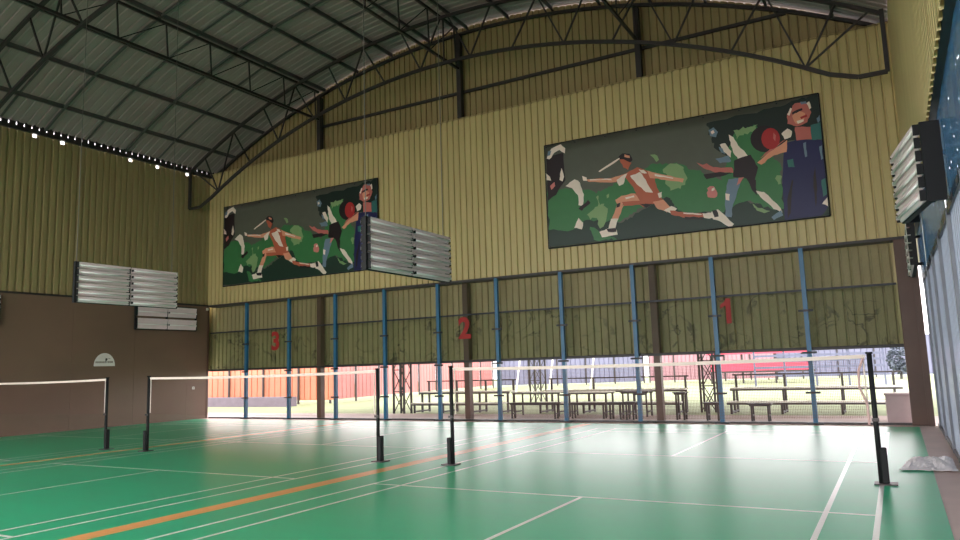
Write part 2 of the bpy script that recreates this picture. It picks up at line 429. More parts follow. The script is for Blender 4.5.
for Y in (-5.9, -3.3, 2.2, 4.9): arch_bar('rafter', Y, 0.1, 0.065, 0.06, M_purlin)
for Y in (-2.0, 0.9, 3.55, 6.2): arch_bar('sheet_batten', Y, 0.03, 0.04, 0.05, M_purlin)

# arched trusses
def arch_truss(Y, lab):
    t = empty('arch_truss', (XC, Y, 0)); tag(t, lab, 'roof truss', 'arched roof trusses')
    xl, xr = XL+0.11, XR-0.13
    def chord(fn, name, w):
        mb = MB(); P = []
        for i in range(41):
            X = xl+(xr-xl)*i/40; P.append((X-XC, 0, fn(X)))
        for a, b in zip(P, P[1:]): mb.bar(a, b, w, w, (0, 1, 0))
        mb.build(name, M_steel, t)
    def zl(X):
        e = min(X-xl, xr-X); return z_low(xl+0.7) if e < 0.7 else z_low(X)
    chord(zl, 'bottom_chord', 0.085); chord(z_top, 'top_chord', 0.085)
    for X in (xl, xr): MB().bar((X-XC, 0, zl(X)), (X-XC, 0, z_top(X)+0.1), 0.09).build('end_post', M_steel, t)
    def web(xa, xb, w=0.04): MB().bar((xa-XC, 0, zl(xa)), (xb-XC, 0, z_top(xb)), w).build('web_member', M_steel, t)
    for k in range(4):
        M = XC-8.98+2.95*k
        for s in (1, -1):
            g = lambda X: X if s == 1 else 2*XC-X
            if k == 3:
                if s == 1: web(M+0.1, M+0.1)
                web(g(M-0.75), g(M-1.475)); web(g(M-0.75), g(M)); continue
            web(g(M-0.75), g(max(M-1.475, xl+0.05)))
            if k == 0: web(g(M-0.75), g(xl+0.12))
            web(g(M-0.75), g(M)); web(g(M+0.85), g(M))
    return t
arch_truss(7.5, 'dark arched steel truss spanning the hall just before the yellow end wall')
arch_truss(-0.45, 'dark arched steel truss crossing the roof above the badminton nets')

# lengthwise lattice girders
for X, dep, lab in ((-13.57, 1.0, 'lengthwise steel lattice girder under the roof nearest the brown board wall'), (-7.8, 1.3, 'lengthwise steel lattice girder running under the roof ridge'), (-2.07, 1.15, 'lengthwise steel lattice girder under the roof nearest the plastic side wall')):
    t = empty('lattice_girder', (X, 0, 0)); tag(t, lab, 'girder', 'lengthwise lattice girders')
    zt = z_roof(X)-0.21; zb = zt-dep; y0, y1 = YF+0.5, 8.6
    box('top_chord', M_steel, t, -0.035, 0.035, y0, y1, zt-0.035, zt+0.035); box('bottom_chord', M_steel, t, -0.035, 0.035, y0, y1, zb-0.035, zb+0.035)
    y = 8.4; 
    while y > y0+1.6:
        MB().bar((0, y, zt), (0, y+0.08, zb), 0.035).build('web_member', M_steel, t)
        MB().bar((0, y, zt), (0, y-1.42, zb), 0.025).build('web_member', M_steel, t)
        y -= 1.5

# ------------------------------------------------------------------ light fixtures
def fixture(sides=(1, -1), rows=6, spans=((-1.2, -0.02), (0.02, 1.2)), plate=0.035):
    t = empty('court_light')
    H = 0.86; pitch = H/rows
    ends = [spans[0][0]-0.02]+[0.5*(a[1]+b[0]) for a, b in zip(spans, spans[1:])]+[spans[-1][1]+0.02]
    for y in ends: box('frame_upright', M_black, t, -0.035, plate, y-0.02, y+0.02, 0.0, H)
    for z in (0.0, H-0.02): box('frame_rail', M_black, t, -0.03, 0.03, ends[0], ends[-1], z, z+0.02)
    for s in sides:
        for r in range(rows):
            z = pitch*(r+0.5); h = pitch*0.41
            for (ya, yb) in spans:
                mb = MB(); X = 0.036*s
                sec = [(X, z-h), (X+0.018*s, z-h), (X+0.022*s, z-h*0.86), (X+0.05*s, z+h*0.7), (X+0.06*s, z+h*0.78), (X+0.06*s, z+h), (X, z+h)]
                for (p, q) in zip(sec, sec[1:]+sec[:1]): mb.quad((p[0], ya, p[1]), (q[0], ya, q[1]), (q[0], yb, q[1]), (p[0], yb, p[1]))
                mb.poly([(p[0], ya, p[1]) for p in sec]); mb.poly([(p[0], yb, p[1]) for p in sec])
                tr = mb.build('lamp_tray', M_lamp, t)
                for ye in (y_ for y_ in (ya, yb) if abs(y_) > 0.5): box('end_cap', M_black, tr, min(X, X+0.06*s), max(X, X+0.06*s), ye-0.004, ye+0.004, z-h, z+h)
                zt = z-h*0.15
                MB().tube([(X+0.056*s, ya+0.03, zt), (X+0.056*s, yb-0.03, zt)], 0.017, 8).build('fluorescent_tube', M_tube, tr, True)
                for ye in (ya+0.02, yb-0.02): MB().box(X+0.03*s, X+0.07*s, ye-0.014, ye+0.014, zt-0.02, zt+0.025).build('lamp_holder', M_black if abs(ye) < 0.2 else M_white, tr)
    return t
def wires_for(t, x, y0, y1, z, zr):
    for yy in (y0, y1): MB().tube([(0, yy, z), (0, yy, zr)], 0.007, 6).build('suspension_wire', M_wire, t)
f1 = fixture(); f1.location = (-3.82, 0.08, 3.12); wires_for(f1, 0, -1.2, 1.1, 0.86, z_roof(-3.77)-3.12-0.05)
tag(f1, 'double-sided louvred court light hanging on wires before the yellow end wall', 'court light', 'badminton court lights')
f2 = copy_tree(f1); f2.location = (-11.3, -0.06, 3.12)
for c in f2.children:
    if c.name.startswith('suspension_wire'): c.scale.z = 1.0
tag(f2, 'double-sided louvred court light hanging on wires before the brown board wall', 'court light', 'badminton court lights')
f3 = fixture(sides=(-1,), spans=((-0.66, 0.66),), plate=0.15); f3.location = (3.70, -0.62, 3.12); f3.rotation_euler.z = math.radians(9.3); tag(f3, 'louvred court light mounted on the blue tarp side wall beside the first net', 'court light', 'badminton court lights')
f4 = fixture(sides=(-1,)); f4.location = (XR-0.06, 6.6, 3.15); tag(f4, 'louvred court light on the plastic side wall close to the brown corner column', 'court light', 'badminton court lights')
for f in (f3, f4):
    for z in (0.15, 0.7): box('wall_bracket', M_black, f, 0.04, 0.16 if f is f4 else 0.24, 0.2, 0.26, z, z+0.05)
f5 = fixture(sides=(1,), rows=2); f5.location = (XL+0.09, 6.66, 3.16); tag(f5, 'plain two-row court light mounted on the brown board wall near the corner', 'court light', 'badminton court lights')
f6 = fixture(sides=(1,)); f6.location = (XL+0.09, -0.1, 3.16); tag(f6, 'louvred court light on the brown board wall, mostly out of sight beyond the half-round sign', 'court light', 'badminton court lights')

# ------------------------------------------------------------------ nets and posts
def net_post(x, s, lab):
    t = empty('net_post', (x, 0, 0)); tag(t, lab, 'net post', 'badminton net posts')
    MB().tube([(0, 0, 0.015), (0, 0, 1.55)], 0.03, 12).build('pole', M_black, t, True)
    MB().tube([(0, 0, 1.55), (0, 0, 1.575)], 0.04, 12).build('cap', M_black, t, True)
    box('ballast_box', M_black, t, min(0.01*s, 0.085*s), max(0.01*s, 0.085*s), -0.05, 0.05, 0.015, 0.43, bevel=0.01)
    box('base_plate', M_alu, t, min(-0.08*s, 0.17*s), max(-0.08*s, 0.17*s), -0.1, 0.1, 0.002, 0.016)
    box('cleat', M_alu, t, -0.04, 0.04, -0.05, -0.028, 0.74, 0.78)
    return t
names = ('first court by the plastic side wall', 'middle court', 'third court by the brown board wall')
for k in range(3):
    cx = -D*k
    if k == 0: LA = ('black net post of the court beside the plastic wall, next to the wide orange line', 'black net post nearest the plastic side wall and the white sheet')
    elif k == 1: LA = ('black net post of the middle court beside the narrow sand-coloured line', 'black net post of the middle court next to the wide orange line')
    else: LA = ('black net post of the third court close to the brown board wall', 'black net post of the third court beside the narrow sand-coloured line')
    if k < 2: net_post(cx-(2.99 if k == 0 else 3.05), -1, LA[0])
    net_post(cx+3.05, 1, LA[1])
    if k == 2: net_post(cx-3.05, -1, LA[0])
    t = empty('badminton_net', (cx, 0, 0))
    tag(t, ('thin badminton net with pale tape on the court beside the plastic wall', 'thin badminton net with pale tape across the middle court', 'brown badminton net with pale tape before the brown board wall')[k], 'net', 'badminton nets')
    mb = MB(); mt = MB(); mbt = MB()
    xs = [-2.94+5.94*i/24 for i in range(25)] if k == 0 else [-3.0+6.0*i/24 for i in range(25)]
    sag = lambda x: 1.545-0.026*(1-(x/3.0)**2)
    for a, b in zip(xs, xs[1:]):
        mb.quad((a, 0, sag(a)-0.77), (b, 0, sag(b)-0.77), (b, 0, sag(b)-0.03), (a, 0, sag(a)-0.03))
        for d in (-0.004, 0.004): mt.quad((a, d, sag(a)-0.046), (b, d, sag(b)-0.046), (b, d, sag(b)), (a, d, sag(a)))
        mt.quad((a, -0.004, sag(a)), (b, -0.004, sag(b)), (b, 0.004, sag(b)), (a, 0.004, sag(a)))
        mt.quad((a, -0.004, sag(a)-0.046), (b, -0.004, sag(b)-0.046), (b, 0.004, sag(b)-0.046), (a, 0.004, sag(a)-0.046))
    mb.build('net_mesh', M_net, t); mt.build('top_tape', M_tape, t)
    for s in ((-0.98, 1) if k == 0 else (-1, 1)):
        MB().tube([(2.98*s, 0, 1.54), (2.98*s, 0, 0.8)], 0.01, 6).build('side_cord', M_tape, t)
        MB().tube([(2.96*s, 0, 1.53), (3.012*s, 0, 1.53)], 0.01, 6).build('tie_cord', M_white, t)
    if k == 0:
        MB().tube([(2.98, -0.02, 1.5), (2.92, -0.02, 1.35), (2.91, -0.02, 1.15), (2.98, -0.03, 0.95), (2.98, -0.03, 0.7)], 0.016, 6).build('loose_cord', mat('pink_cord', (214, 176, 170), 0.7), t)

# ------------------------------------------------------------------ banners
BX0, BX1, BZ0, BZ1 = -4.9, 2.29, 4.79, 7.78
def Z6(u, v):
    p = at(540+u/3, 80+v/3, 'Y', 8.42); return (p.x-BX0, p.z-BZ0)
PRINT = {}
def pm(name, rgb): return mat('print_'+name, rgb, 0.4, var=0.05)
INK = [pm('grey_green', (92, 94, 82)), pm('dark_green', (26, 54, 42)), pm('mid_green', (60, 122, 72)), pm('pale_green', (134, 166, 112)), pm('skin', (228, 156, 124)), pm('rust', (190, 98, 70)),
       pm('cream', (244, 226, 210)), pm('near_black', (36, 24, 28)), pm('slate_blue', (112, 134, 152)), pm('red', (176, 42, 44)), pm('navy', (28, 32, 82)), pm('teal', (52, 112, 106)), pm('rose', (214, 130, 122)), pm('peach', (196, 108, 98)), pm('deep_green', (24, 40, 34))]
SCENERY = [
 (1, [(22, 500), (22, 330), (60, 350), (130, 400), (180, 380), (240, 430), (300, 395), (380, 350), (430, 400), (540, 395), (620, 360), (690, 385), (730, 300), (872, 300), (872, 408), (450, 462)]),
 (14, [(500, 130), (690, 85), (835, 42), (850, 150), (700, 200), (560, 230), (520, 200)]),
 (2, [(25, 450), (22, 330), (95, 325), (150, 330), (170, 340), (240, 300), (330, 255), (400, 248), (470, 270), (545, 300), (565, 210), (585, 150), (650, 136), (655, 190), (720, 250), (730, 388), (690, 385), (620, 362), (540, 397), (430, 402), (380, 352), (300, 385), (240, 425), (150, 420), (80, 455)]),
 (3, [(368, 270), (385, 255), (410, 250), (432, 262), (442, 295), (420, 325), (392, 332), (375, 310), (385, 290)]),
 (3, [(580, 150), (652, 134), (648, 150), (610, 165), (590, 180)]),
 (3, [(140, 405), (165, 382), (192, 372), (202, 398), (192, 440), (180, 445), (172, 415), (150, 420)]),
 (1, [(300, 395), (380, 350), (430, 400), (420, 440), (330, 440)]),
 (12, [(500, 325), (520, 318), (532, 340), (522, 355), (505, 350)]),
 (3, [(705, 295), (722, 285), (724, 310), (714, 312)])]
RUNNER = [
 (7, [(232, 236), (248, 220), (268, 222), (278, 240), (266, 250), (250, 240)]),
 (5, [(238, 238), (252, 238), (274, 248), (264, 270), (250, 262)]),
 (5, [(248, 284), (292, 262), (338, 280), (348, 312), (364, 348), (338, 358), (298, 352), (272, 312)]),
 (6, [(270, 288), (300, 276), (318, 300), (340, 338), (318, 336), (290, 312)]),
 (4, [(128, 290), (140, 298), (215, 294), (262, 280), (252, 300), (214, 308), (146, 306)]),
 (6, [(126, 288), (140, 292), (142, 302), (130, 302)]), (6, [(230, 300), (262, 280), (250, 312), (238, 318)]),
 (4, [(322, 272), (380, 286), (432, 296), (428, 308), (374, 300), (330, 294)]),
 (5, [(268, 342), (350, 338), (368, 358), (342, 372), (310, 382), (284, 362)]),
 (4, [(284, 340), (302, 366), (252, 372), (234, 384), (226, 360), (244, 348)]),
 (5, [(246, 366), (302, 362), (300, 374), (252, 378)]),
 (4, [(230, 376), (252, 376), (234, 420), (214, 420)]), (6, [(214, 416), (236, 416), (226, 446), (206, 446)]),
 (6, [(178, 456), (210, 444), (230, 450), (234, 464), (186, 472)]), (7, [(200, 446), (228, 444), (230, 456), (204, 456)]),
 (4, [(338, 366), (370, 358), (394, 384), (382, 398), (352, 386)]), (6, [(372, 392), (394, 378), (412, 386), (392, 400)]),
 (5, [(390, 392), (440, 398), (496, 400), (496, 412), (440, 414), (394, 404)]), (6, [(488, 400), (520, 398), (524, 416), (492, 414)]),
 (6, [(514, 396), (534, 388), (582, 432), (572, 446), (544, 426), (520, 418)]), (7, [(516, 392), (530, 390), (536, 410), (524, 412)]),
 (6, [(176, 274), (238, 234), (240, 237), (180, 277)])]
LEFTFIG = [
 (7, [(18, 230), (70, 218), (76, 300), (48, 345), (24, 362)]),
 (6, [(20, 236), (34, 206), (62, 193), (76, 204), (74, 220), (58, 210), (44, 218), (28, 238)]),
 (6, [(58, 300), (64, 264), (72, 290), (68, 304)]), (6, [(18, 280), (30, 290), (34, 302), (20, 300)]),
 (6, [(76, 318), (104, 298), (120, 308), (132, 344), (128, 378), (116, 376), (114, 346), (96, 324)]),
 (7, [(116, 386), (144, 360), (152, 368), (126, 392)]),
 (6, [(102, 444), (116, 414), (130, 428), (126, 448)])]
KICKER = [
 (8, [(505, 150), (520, 142), (534, 156), (528, 172), (510, 168)]),
 (6, [(540, 194), (556, 190), (574, 214), (572, 232), (552, 216)]), (8, [(526, 236), (566, 226), (574, 244), (540, 250)]),
 (6, [(566, 164), (580, 172), (594, 196), (628, 232), (602, 246), (580, 218), (572, 196)]),
 (13, [(470, 248), (512, 262), (576, 262), (580, 278), (528, 278), (492, 266)]), (7, [(490, 284), (540, 276), (578, 280), (540, 290), (500, 298)]),
 (7, [(582, 242), (632, 224), (654, 262), (644, 304), (610, 292), (580, 292)]),
 (8, [(566, 298), (608, 294), (594, 330), (580, 372), (574, 412), (556, 408), (556, 340)]), (6, [(556, 340), (570, 342), (568, 362), (558, 360)]),
 (7, [(618, 290), (648, 300), (650, 346), (634, 326)]),
 (6, [(648, 332), (672, 336), (722, 384), (728, 398), (702, 388), (662, 352)]), (8, [(694, 412), (724, 390), (730, 406), (702, 420)])]
BALL = [(7, [(675+44*math.cos(t*pi/10), 177+40*math.sin(t*pi/10)) for t in range(20)]), (9, [(692+28*math.cos(t*pi/8), 176+32*math.sin(t*pi/8)) for t in range(16)])]
TALL = [
 (10, [(734, 192), (770, 178), (850, 180), (860, 300), (864, 380), (842, 414), (734, 422), (726, 300)]),
 (11, [(812, 136), (848, 124), (852, 176), (815, 180)]),
 (4, [(652, 248), (690, 214), (742, 180), (740, 216), (702, 226), (664, 254)]), (13, [(660, 236), (692, 204), (738, 178), (690, 216)]),
 (13, [(742, 102), (764, 70), (802, 68), (814, 96), (802, 126), (770, 140), (742, 132)]),
 (4, [(756, 108), (776, 92), (796, 100), (792, 122), (768, 132)]), (7, [(766, 92), (786, 84), (788, 90), (768, 100)]), (9, [(780, 112), (800, 104), (802, 110), (784, 118)]),
 (13, [(764, 142), (812, 140), (816, 178), (770, 182)]), (6, [(724, 162), (742, 146), (756, 154), (752, 172), (734, 178)]),
 (6, [(846, 372), (868, 346), (872, 380)]), (8, [(830, 116), (842, 104), (846, 120), (834, 130)]), (11, [(844, 300), (866, 290), (868, 340), (850, 350)])]
RUNNER += [(6, [(150, 298), (214, 297), (216, 301), (150, 302)]), (6, [(345, 282), (400, 293), (400, 297), (345, 288)]), (6, [(256, 352), (282, 346), (284, 352), (258, 358)]), (7, [(232, 372), (242, 368), (240, 380), (230, 384)]),
 (6, [(296, 268), (312, 270), (322, 280), (306, 280)]), (5, [(318, 300), (326, 298), (350, 340), (342, 342)]), (6, [(354, 340), (366, 336), (366, 352), (358, 354)]), (7, [(300, 372), (338, 372), (320, 384)]),
 (6, [(430, 398), (486, 402), (486, 405), (432, 402)]), (7, [(434, 410), (490, 412), (490, 420), (436, 419)]), (4, [(254, 224), (270, 228), (270, 234), (254, 231)])]
LEFTFIG += [(12, [(30, 318), (44, 306), (46, 318), (34, 330)]), (8, [(24, 214), (34, 212), (30, 226), (22, 228)])]
KICKER += [(8, [(536, 200), (548, 206), (556, 222), (544, 218)]), (6, [(596, 204), (612, 214), (618, 226), (606, 222)]), (6, [(512, 156), (520, 150), (524, 158), (516, 164)]), (13, [(486, 256), (500, 250), (520, 262), (505, 266)]), (6, [(660, 340), (672, 342), (700, 372), (690, 372)]), (12, [(596, 294), (612, 292), (600, 310), (590, 316)])]
BALL += [(13, [(700, 158), (708, 166), (706, 184), (700, 176)])]
TALL += [(6, [(742, 104), (750, 84), (756, 86), (748, 108)]), (6, [(800, 70), (808, 64), (814, 84), (808, 88)]), (8, [(780, 66), (798, 64), (800, 72), (784, 74)]), (7, [(756, 98), (766, 92), (768, 98), (758, 104)]), (6, [(770, 124), (790, 118), (792, 124), (774, 132)]),
 (8, [(790, 190), (798, 186), (802, 230), (796, 232)]), (11, [(742, 240), (760, 236), (764, 262), (746, 262)]), (7, [(742, 360), (756, 300), (760, 302), (752, 400), (744, 416)]), (7, [(820, 300), (826, 260), (832, 330), (828, 380)]), (8, [(838, 200), (846, 196), (850, 236), (844, 240)])]
SCENERY += [(3, [(200, 345), (206, 342), (208, 350), (202, 354)]), (3, [(330, 225), (345, 222), (356, 240), (348, 246), (340, 234)]), (3, [(400, 268), (420, 262), (424, 280), (408, 290)]), (2, [(150, 440), (220, 470), (230, 478), (160, 480)]), (3, [(168, 350), (174, 345), (186, 430), (180, 440)]), (6, [(514, 326), (522, 322), (524, 330), (516, 334)]), (3, [(636, 372), (660, 384), (690, 392), (680, 398), (650, 392)])]
JR = random.Random(9)
def jag(pts, sub, amp):
    out = []
    for a, b in zip(pts, pts[1:]+pts[:1]):
        ln = math.hypot(b[0]-a[0], b[1]-a[1]); k = max(1, min(sub, int(ln/8)))
        for i in range(k):
            f = i/k; q = amp if i else amp*0.3
            out.append((a[0]+(b[0]-a[0])*f+JR.uniform(-q, q), a[1]+(b[1]-a[1])*f+JR.uniform(-q, q)))
    return out
SCENERY = [(c, jag(p, 9, 5.0)) for c, p in SCENERY]
RUNNER, LEFTFIG, KICKER, TALL = [[(c, jag(p, 4, 1.6)) for c, p in L] for L in (RUNNER, LEFTFIG, KICKER, TALL)]
def banner(loc, lab):
    t = empty('sports_banner', loc); tag(t, lab, 'banner', 'painted sports banners')
    W, H = BX1-BX0, BZ1-BZ0
    mb = MB(); nx, nz = 24, 10; dep = lambda i, j: 0.0 if j in (0, nz) else 0.012*math.sin(i*1.7)*math.sin(j*pi/nz)*(j/nz)
    for i in range(nx):
        for j in range(nz):
            q = [(W*a/nx, dep(a, b)*0.4, H*b/nz) for a, b in ((i, j), (i+1, j), (i+1, j+1), (i, j+1))]; mb.quad(*q)
    sheet = mb.build('banner_sheet', INK[0], t, True)
    md = sheet.modifiers.new('thickness', 'SOLIDIFY'); md.thickness = 0.006; md.offset = 0
    for nm, polys, d in (('printed_scenery', SCENERY, -0.012), ('printed_partial_player', LEFTFIG, -0.02), ('printed_runner', RUNNER, -0.02), ('printed_kicker', KICKER, -0.02), ('printed_ball', BALL, -0.024), ('printed_tall_player', TALL, -0.022)):
        mb = MB()
        for n, (c, pts) in enumerate(polys):
            mb.m = c; P = [Z6(*p) for p in pts]
            mb.poly([(min(max(x, 0.02), W-0.02), d-0.0008*n, min(max(z, 0.02), H-0.02)) for x, z in P])
        mb.build(nm, INK, sheet)
    for i in range(9):
        for z in (0.06, H-0.06): MB().tube([(0.06+(W-0.12)*i/8, -0.012, z), (0.06+(W-0.12)*i/8, 0.02, z)], 0.022, 8).build('eyelet', M_clamp, t)
    fr = MB()
    for a, b in (((0, 0), (W, 0)), ((W, 0), (W, H)), ((W, H), (0, H)), ((0, H), (0, 0))): fr.bar((a[0], 0.01, a[1]), (b[0], 0.01, b[1]), 0.03, 0.03, (0, 1, 0))
    fr.build('banner_hem', M_black, t)
    return t
banner((BX0, 8.44, BZ0), 'green sports banner of running players fully in view above red numeral 1')
banner((-18.08, 8.44, BZ0), 'green sports banner half hidden by the hanging court light, above red numeral 3')

# ------------------------------------------------------------------ small things indoors
t = empty('half_round_sign', (XL+0.03, 4.43, 1.95)); tag(t, 'white half-round sign with small dark player mark on the brown board wall', 'sign')
mb = MB(); P = [(0.36*math.cos(a*pi/20), 0.40*math.sin(a*pi/20)) for a in range(21)]
P = [(-0.36, 0.0)]+[(p[0], p[1]+0.02) for p in P[::-1]]+[(0.36, 0.0)]
mb.poly([(0.012, y, z) for y, z in P]); mb.poly([(0, y, z) for y, z in P])
for a, b in zip(P, P[1:]+P[:1]): mb.quad((0, a[0], a[1]), (0, b[0], b[1]), (0.012, b[0], b[1]), (0.012, a[0], a[1]))
mb.build('sign_plate', M_white, t)
inkm = mat('sign_ink', (130, 112, 98), 0.6); inkd = mat('sign_ink_dark', (60, 46, 40), 0.6)
mb = MB()
for i in range(9): mb.box(0.013, 0.015, -0.31+i*0.036, -0.286+i*0.036, 0.1, 0.155)
for i in range(5): mb.box(0.013, 0.015, 0.1+i*0.04, 0.125+i*0.04, 0.1, 0.165)
mb.build('sign_lettering', inkm, t)
mb = MB(); mb.poly([(0.014, y, z) for y, z in ((0.03, 0.1), (0.06, 0.1), (0.06, 0.17), (0.1, 0.22), (0.08, 0.26), (0.05, 0.25), (0.03, 0.27), (0.02, 0.21))]); mb.poly([(0.014, y, z) for y, z in ((0.12, 0.26), (0.2, 0.235), (0.19, 0.225), (0.12, 0.245))]); mb.build('player_mark', inkd, t)
p = at(193, 388, 'X', XL+0.02)
t = empty('wall_socket', (XL+0.02, p.y, p.z)); tag(t, 'small white socket on the brown board wall near the corner column', 'socket')
box('cover', M_white, t, 0.0, 0.03, -0.05, 0.05, -0.05, 0.05, bevel=0.006); box('socket_hole', M_black, t, 0.028, 0.034, -0.02, 0.02, -0.012, 0.012)

# crumpled sheet on the floor by the right wall
mb = MB(); NXs, NYs = 22, 16
cs = [(3.22, 1.15), (3.42, 2.72), (3.86, 2.75), (3.92, 1.5), (3.58, 0.98)]
def shp(u, v):
    a = Vector((3.24, 1.2)).lerp(Vector((3.9, 1.25)), u); b = Vector((3.40, 2.6)).lerp(Vector((3.9, 2.7)), u)
    p = a.lerp(b, v); return p
for i in range(NXs+1):
    for j in range(NYs+1):
        u, v = i/NXs, j/NYs; p = shp(u, v)
        e = min(u, 1-u, v, 1-v)
        z = 0.015+0.05*min(1, e*5)*abs(math.sin(u*9+v*4))*(0.35+0.65*u)+0.025*random.random()*min(1, e*8)
        mb.v.append((p.x+random.uniform(-0.01, 0.01), p.y+random.uniform(-0.03, 0.03), z))
for i in range(NXs):
    for j in range(NYs):
        a = i*(NYs+1)+j; mb.f.append((a, a+NYs+1, a+NYs+2, a+1)); mb.mi.append(0)
o = mb.build('plastic_sheet_heap', M_cloth, None); tag(o, 'crumpled white plastic sheet lying on the floor against the plastic side wall', 'sheet')
md = o.modifiers.new('thickness', 'SOLIDIFY'); md.thickness = 0.004; md.offset = 1

# ------------------------------------------------------------------ outdoors
M_grass = mat('dry_pale_grass', (132, 142, 104), 0.9, var=0.2, scale=1.2)
M_apron = mat('outdoor_pavement', (164, 146, 143), 0.8, var=0.1, scale=0.8)
M_redf = mat('red_fence_sheet', (182, 116, 114), 0.5, var=0.12, scale=0.8)
M_orgw = mat('orange_wall_sheet', (202, 128, 100), 0.5, var=0.15, scale=0.8)
M_greyf = mat('pale_blue_fence_sheet', (112, 114, 138), 0.5, var=0.12, scale=0.6)
M_pinkf = mat('pale_pink_fence_sheet', (162, 124, 132), 0.5, var=0.1, scale=0.6)
M_canv = mat('red_canvas', (190, 76, 98), 0.7, var=0.1)
M_bench = mat('bench_dark_steel', (60, 56, 58), 0.6, var=0.1)
M_plank = mat('bench_plank_white', (222, 218, 210), 0.6, var=0.08)
M_crate = mat('pinkish_crate', (186, 166, 166), 0.7, var=0.08)
gr = box('ground', M_grass, None, -60, 40, 8.72, 70, -0.3, -0.03); tag(gr, 'pale dry grass ground outside the hall', 'ground', kind='structure')
ap = box('pavement', M_apron, None, -40, 20, 8.72, 11.3, -0.3, -0.004); tag(ap, 'pale pink paved strip outside the mesh screen', 'pavement', kind='structure')
yd = box('yard', M_apron, None, -60, 40, -40, YF, -0.3, -0.004); tag(yd, 'paved yard at the open end of the hall', 'pavement', kind='structure')

def fence(name, m, A, B, h, z0, lab, n):
    A = Vector(A); B = Vector(B); d = B-A; ln = d.length; u = d/ln; nn = Vector((-u.y, u.x))
    t = empty(name, (A.x, A.y, 0)); tag(t, lab, 'fence')
    for k in range(n):
        mb = MB(); s0, s1 = ln*k/n, ln*(k+1)/n-0.02; m6 = 6
        for i in range(m6):
            a = s0+(s1-s0)*i/m6; b = s0+(s1-s0)*(i+1)/m6; q = (a, b-0.06, b-0.03, b); dd = (0, 0, 0.05, 0.0)
            for j in range(3):
                pa = u*q[j]+nn*dd[j]; pb = u*q[j+1]+nn*dd[j+1]
                mb.quad((pa.x, pa.y, z0), (pb.x, pb.y, z0), (pb.x, pb.y, h), (pa.x, pa.y, h))
        mb.build('fence_sheet', m, t)
    for k in range(n+1):
        p = u*(ln*k/n)-nn*0.06; MB().box(p.x-0.04, p.x+0.04, p.y-0.04, p.y+0.04, -0.03, h).build('fence_post', M_bench, t)
    return t
fence('orange_sheet_fence', M_orgw, (-29.5, 16.7), (-21.4, 18.5), 3.2, 0.15, 'orange corrugated sheet fence outside beyond red numeral 3', 4)
fence('red_sheet_fence', M_redf, (-21.8, 18.5), (-23.6, 39.0), 3.2, 0.15, 'long red corrugated sheet fence along the side of the yard', 9)
fence('grey_sheet_fence', M_greyf, (-23.4, 40.0), (-13.5, 44.5), 3.2, 0.1, 'pale blue-grey sheet fence at the far end of the grass', 5)
fence('pink_sheet_fence', M_pinkf, (-13.2, 45), (-4.5, 48), 3.2, 0.1, 'pale pink sheet fence at the far end of the grass', 5)
fence('slate_sheet_fence', M_greyf, (-5.2, 48.6), (9, 51), 2.9, 0.1, 'slate-coloured sheet fence behind the red canvas stall', 6)
# kerb under the orange fence
k_ = box('concrete_kerb', mat('kerb_grey', (118, 108, 122), 0.8), None, -30, -21.9, 15.6, 16.3, -0.03, 0.42); tag(k_, 'grey concrete kerb wall before the orange sheet fence', 'kerb')

def bleacher(x0, x1, y, posts, lab):
    t = empty('bleacher', (0, y, 0)); tag(t, lab, 'bleacher', 'two-step outdoor bleachers')
    box('back_rail', M_bench, t, x0, x1, 0.78, 0.83, 1.06, 1.1)
    s1 = box('upper_seat', M_plank, t, x0, x1, 0.3, 0.7, 0.68, 0.72); box('seat_edge', M_bench, s1, x0, x1, 0.27, 0.30, 0.63, 0.68)
    s2 = box('lower_seat', M_plank, t, x0, x1, -0.25, 0.1, 0.31, 0.35); box('seat_edge', M_bench, s2, x0, x1, -0.28, -0.25, 0.26, 0.31)
    for x in posts:
        mb = MB(); mb.box(x-0.03, x+0.03, 0.76, 0.82, -0.01, 1.1); mb.build('back_post', M_bench, t)
        mb = MB(); mb.box(x-0.03, x+0.03, 0.3, 0.36, -0.01, 0.68); mb.build('leg', M_bench, t)
        mb = MB(); mb.box(x-0.03, x+0.03, -0.2, -0.14, -0.01, 0.31); mb.build('leg', M_bench, t)
        MB().box(x-0.025, x+0.025, -0.2, 0.82, 0.02, 0.07).build('foot_bar', M_bench, t)
    return t
bleacher(-11.9, -8.2, 11.8, (-11.8, -10.6, -9.4, -8.3), 'two-step bleacher with back rail beside the lattice pole near numeral 2')
bleacher(-7.0, -2.3, 11.9, (-6.9, -5.4, -3.9, -2.4), 'two-step bleacher with back rail behind the outdoor tables')
bleacher(-1.0, 3.4, 11.9, (-0.9, 0.45, 1.95, 3.2), 'two-step bleacher with back rail behind the pinkish crate')

def table(x0, x1, y, h, depth, lab, cat, name, grp, m):
    t = empty(name, ((x0+x1)/2, y, 0)); tag(t, lab, cat, grp); w = (x1-x0)/2
    box('tabletop' if cat == 'table' else 'seat', m, t, -w, w, -depth/2, depth/2, h-0.03, h)
    box('apron_rail', M_bench, t, -w+0.03, w-0.03, -depth/2+0.03, -depth/2+0.06, h-0.07, h-0.03)
    box('apron_rail', M_bench, t, -w+0.03, w-0.03, depth/2-0.06, depth/2-0.03, h-0.07, h-0.03)
    for sx in (-1, 1):
        for sy in (-1, 1):
            X = sx*(w-0.08); Y = sy*(depth/2-0.06)
            MB().box(X-0.022, X+0.022, Y-0.022, Y+0.022, -0.004, h-0.03).build('leg', M_bench, t)
        MB().box(sx*(w-0.08)-0.02, sx*(w-0.08)+0.02, -depth/2+0.06, depth/2-0.06, 0.12, 0.16).build('stretcher', M_bench, t)
    return t
TG, BG, SG = 'outdoor tables', 'outdoor dark benches', 'outdoor dark stools'
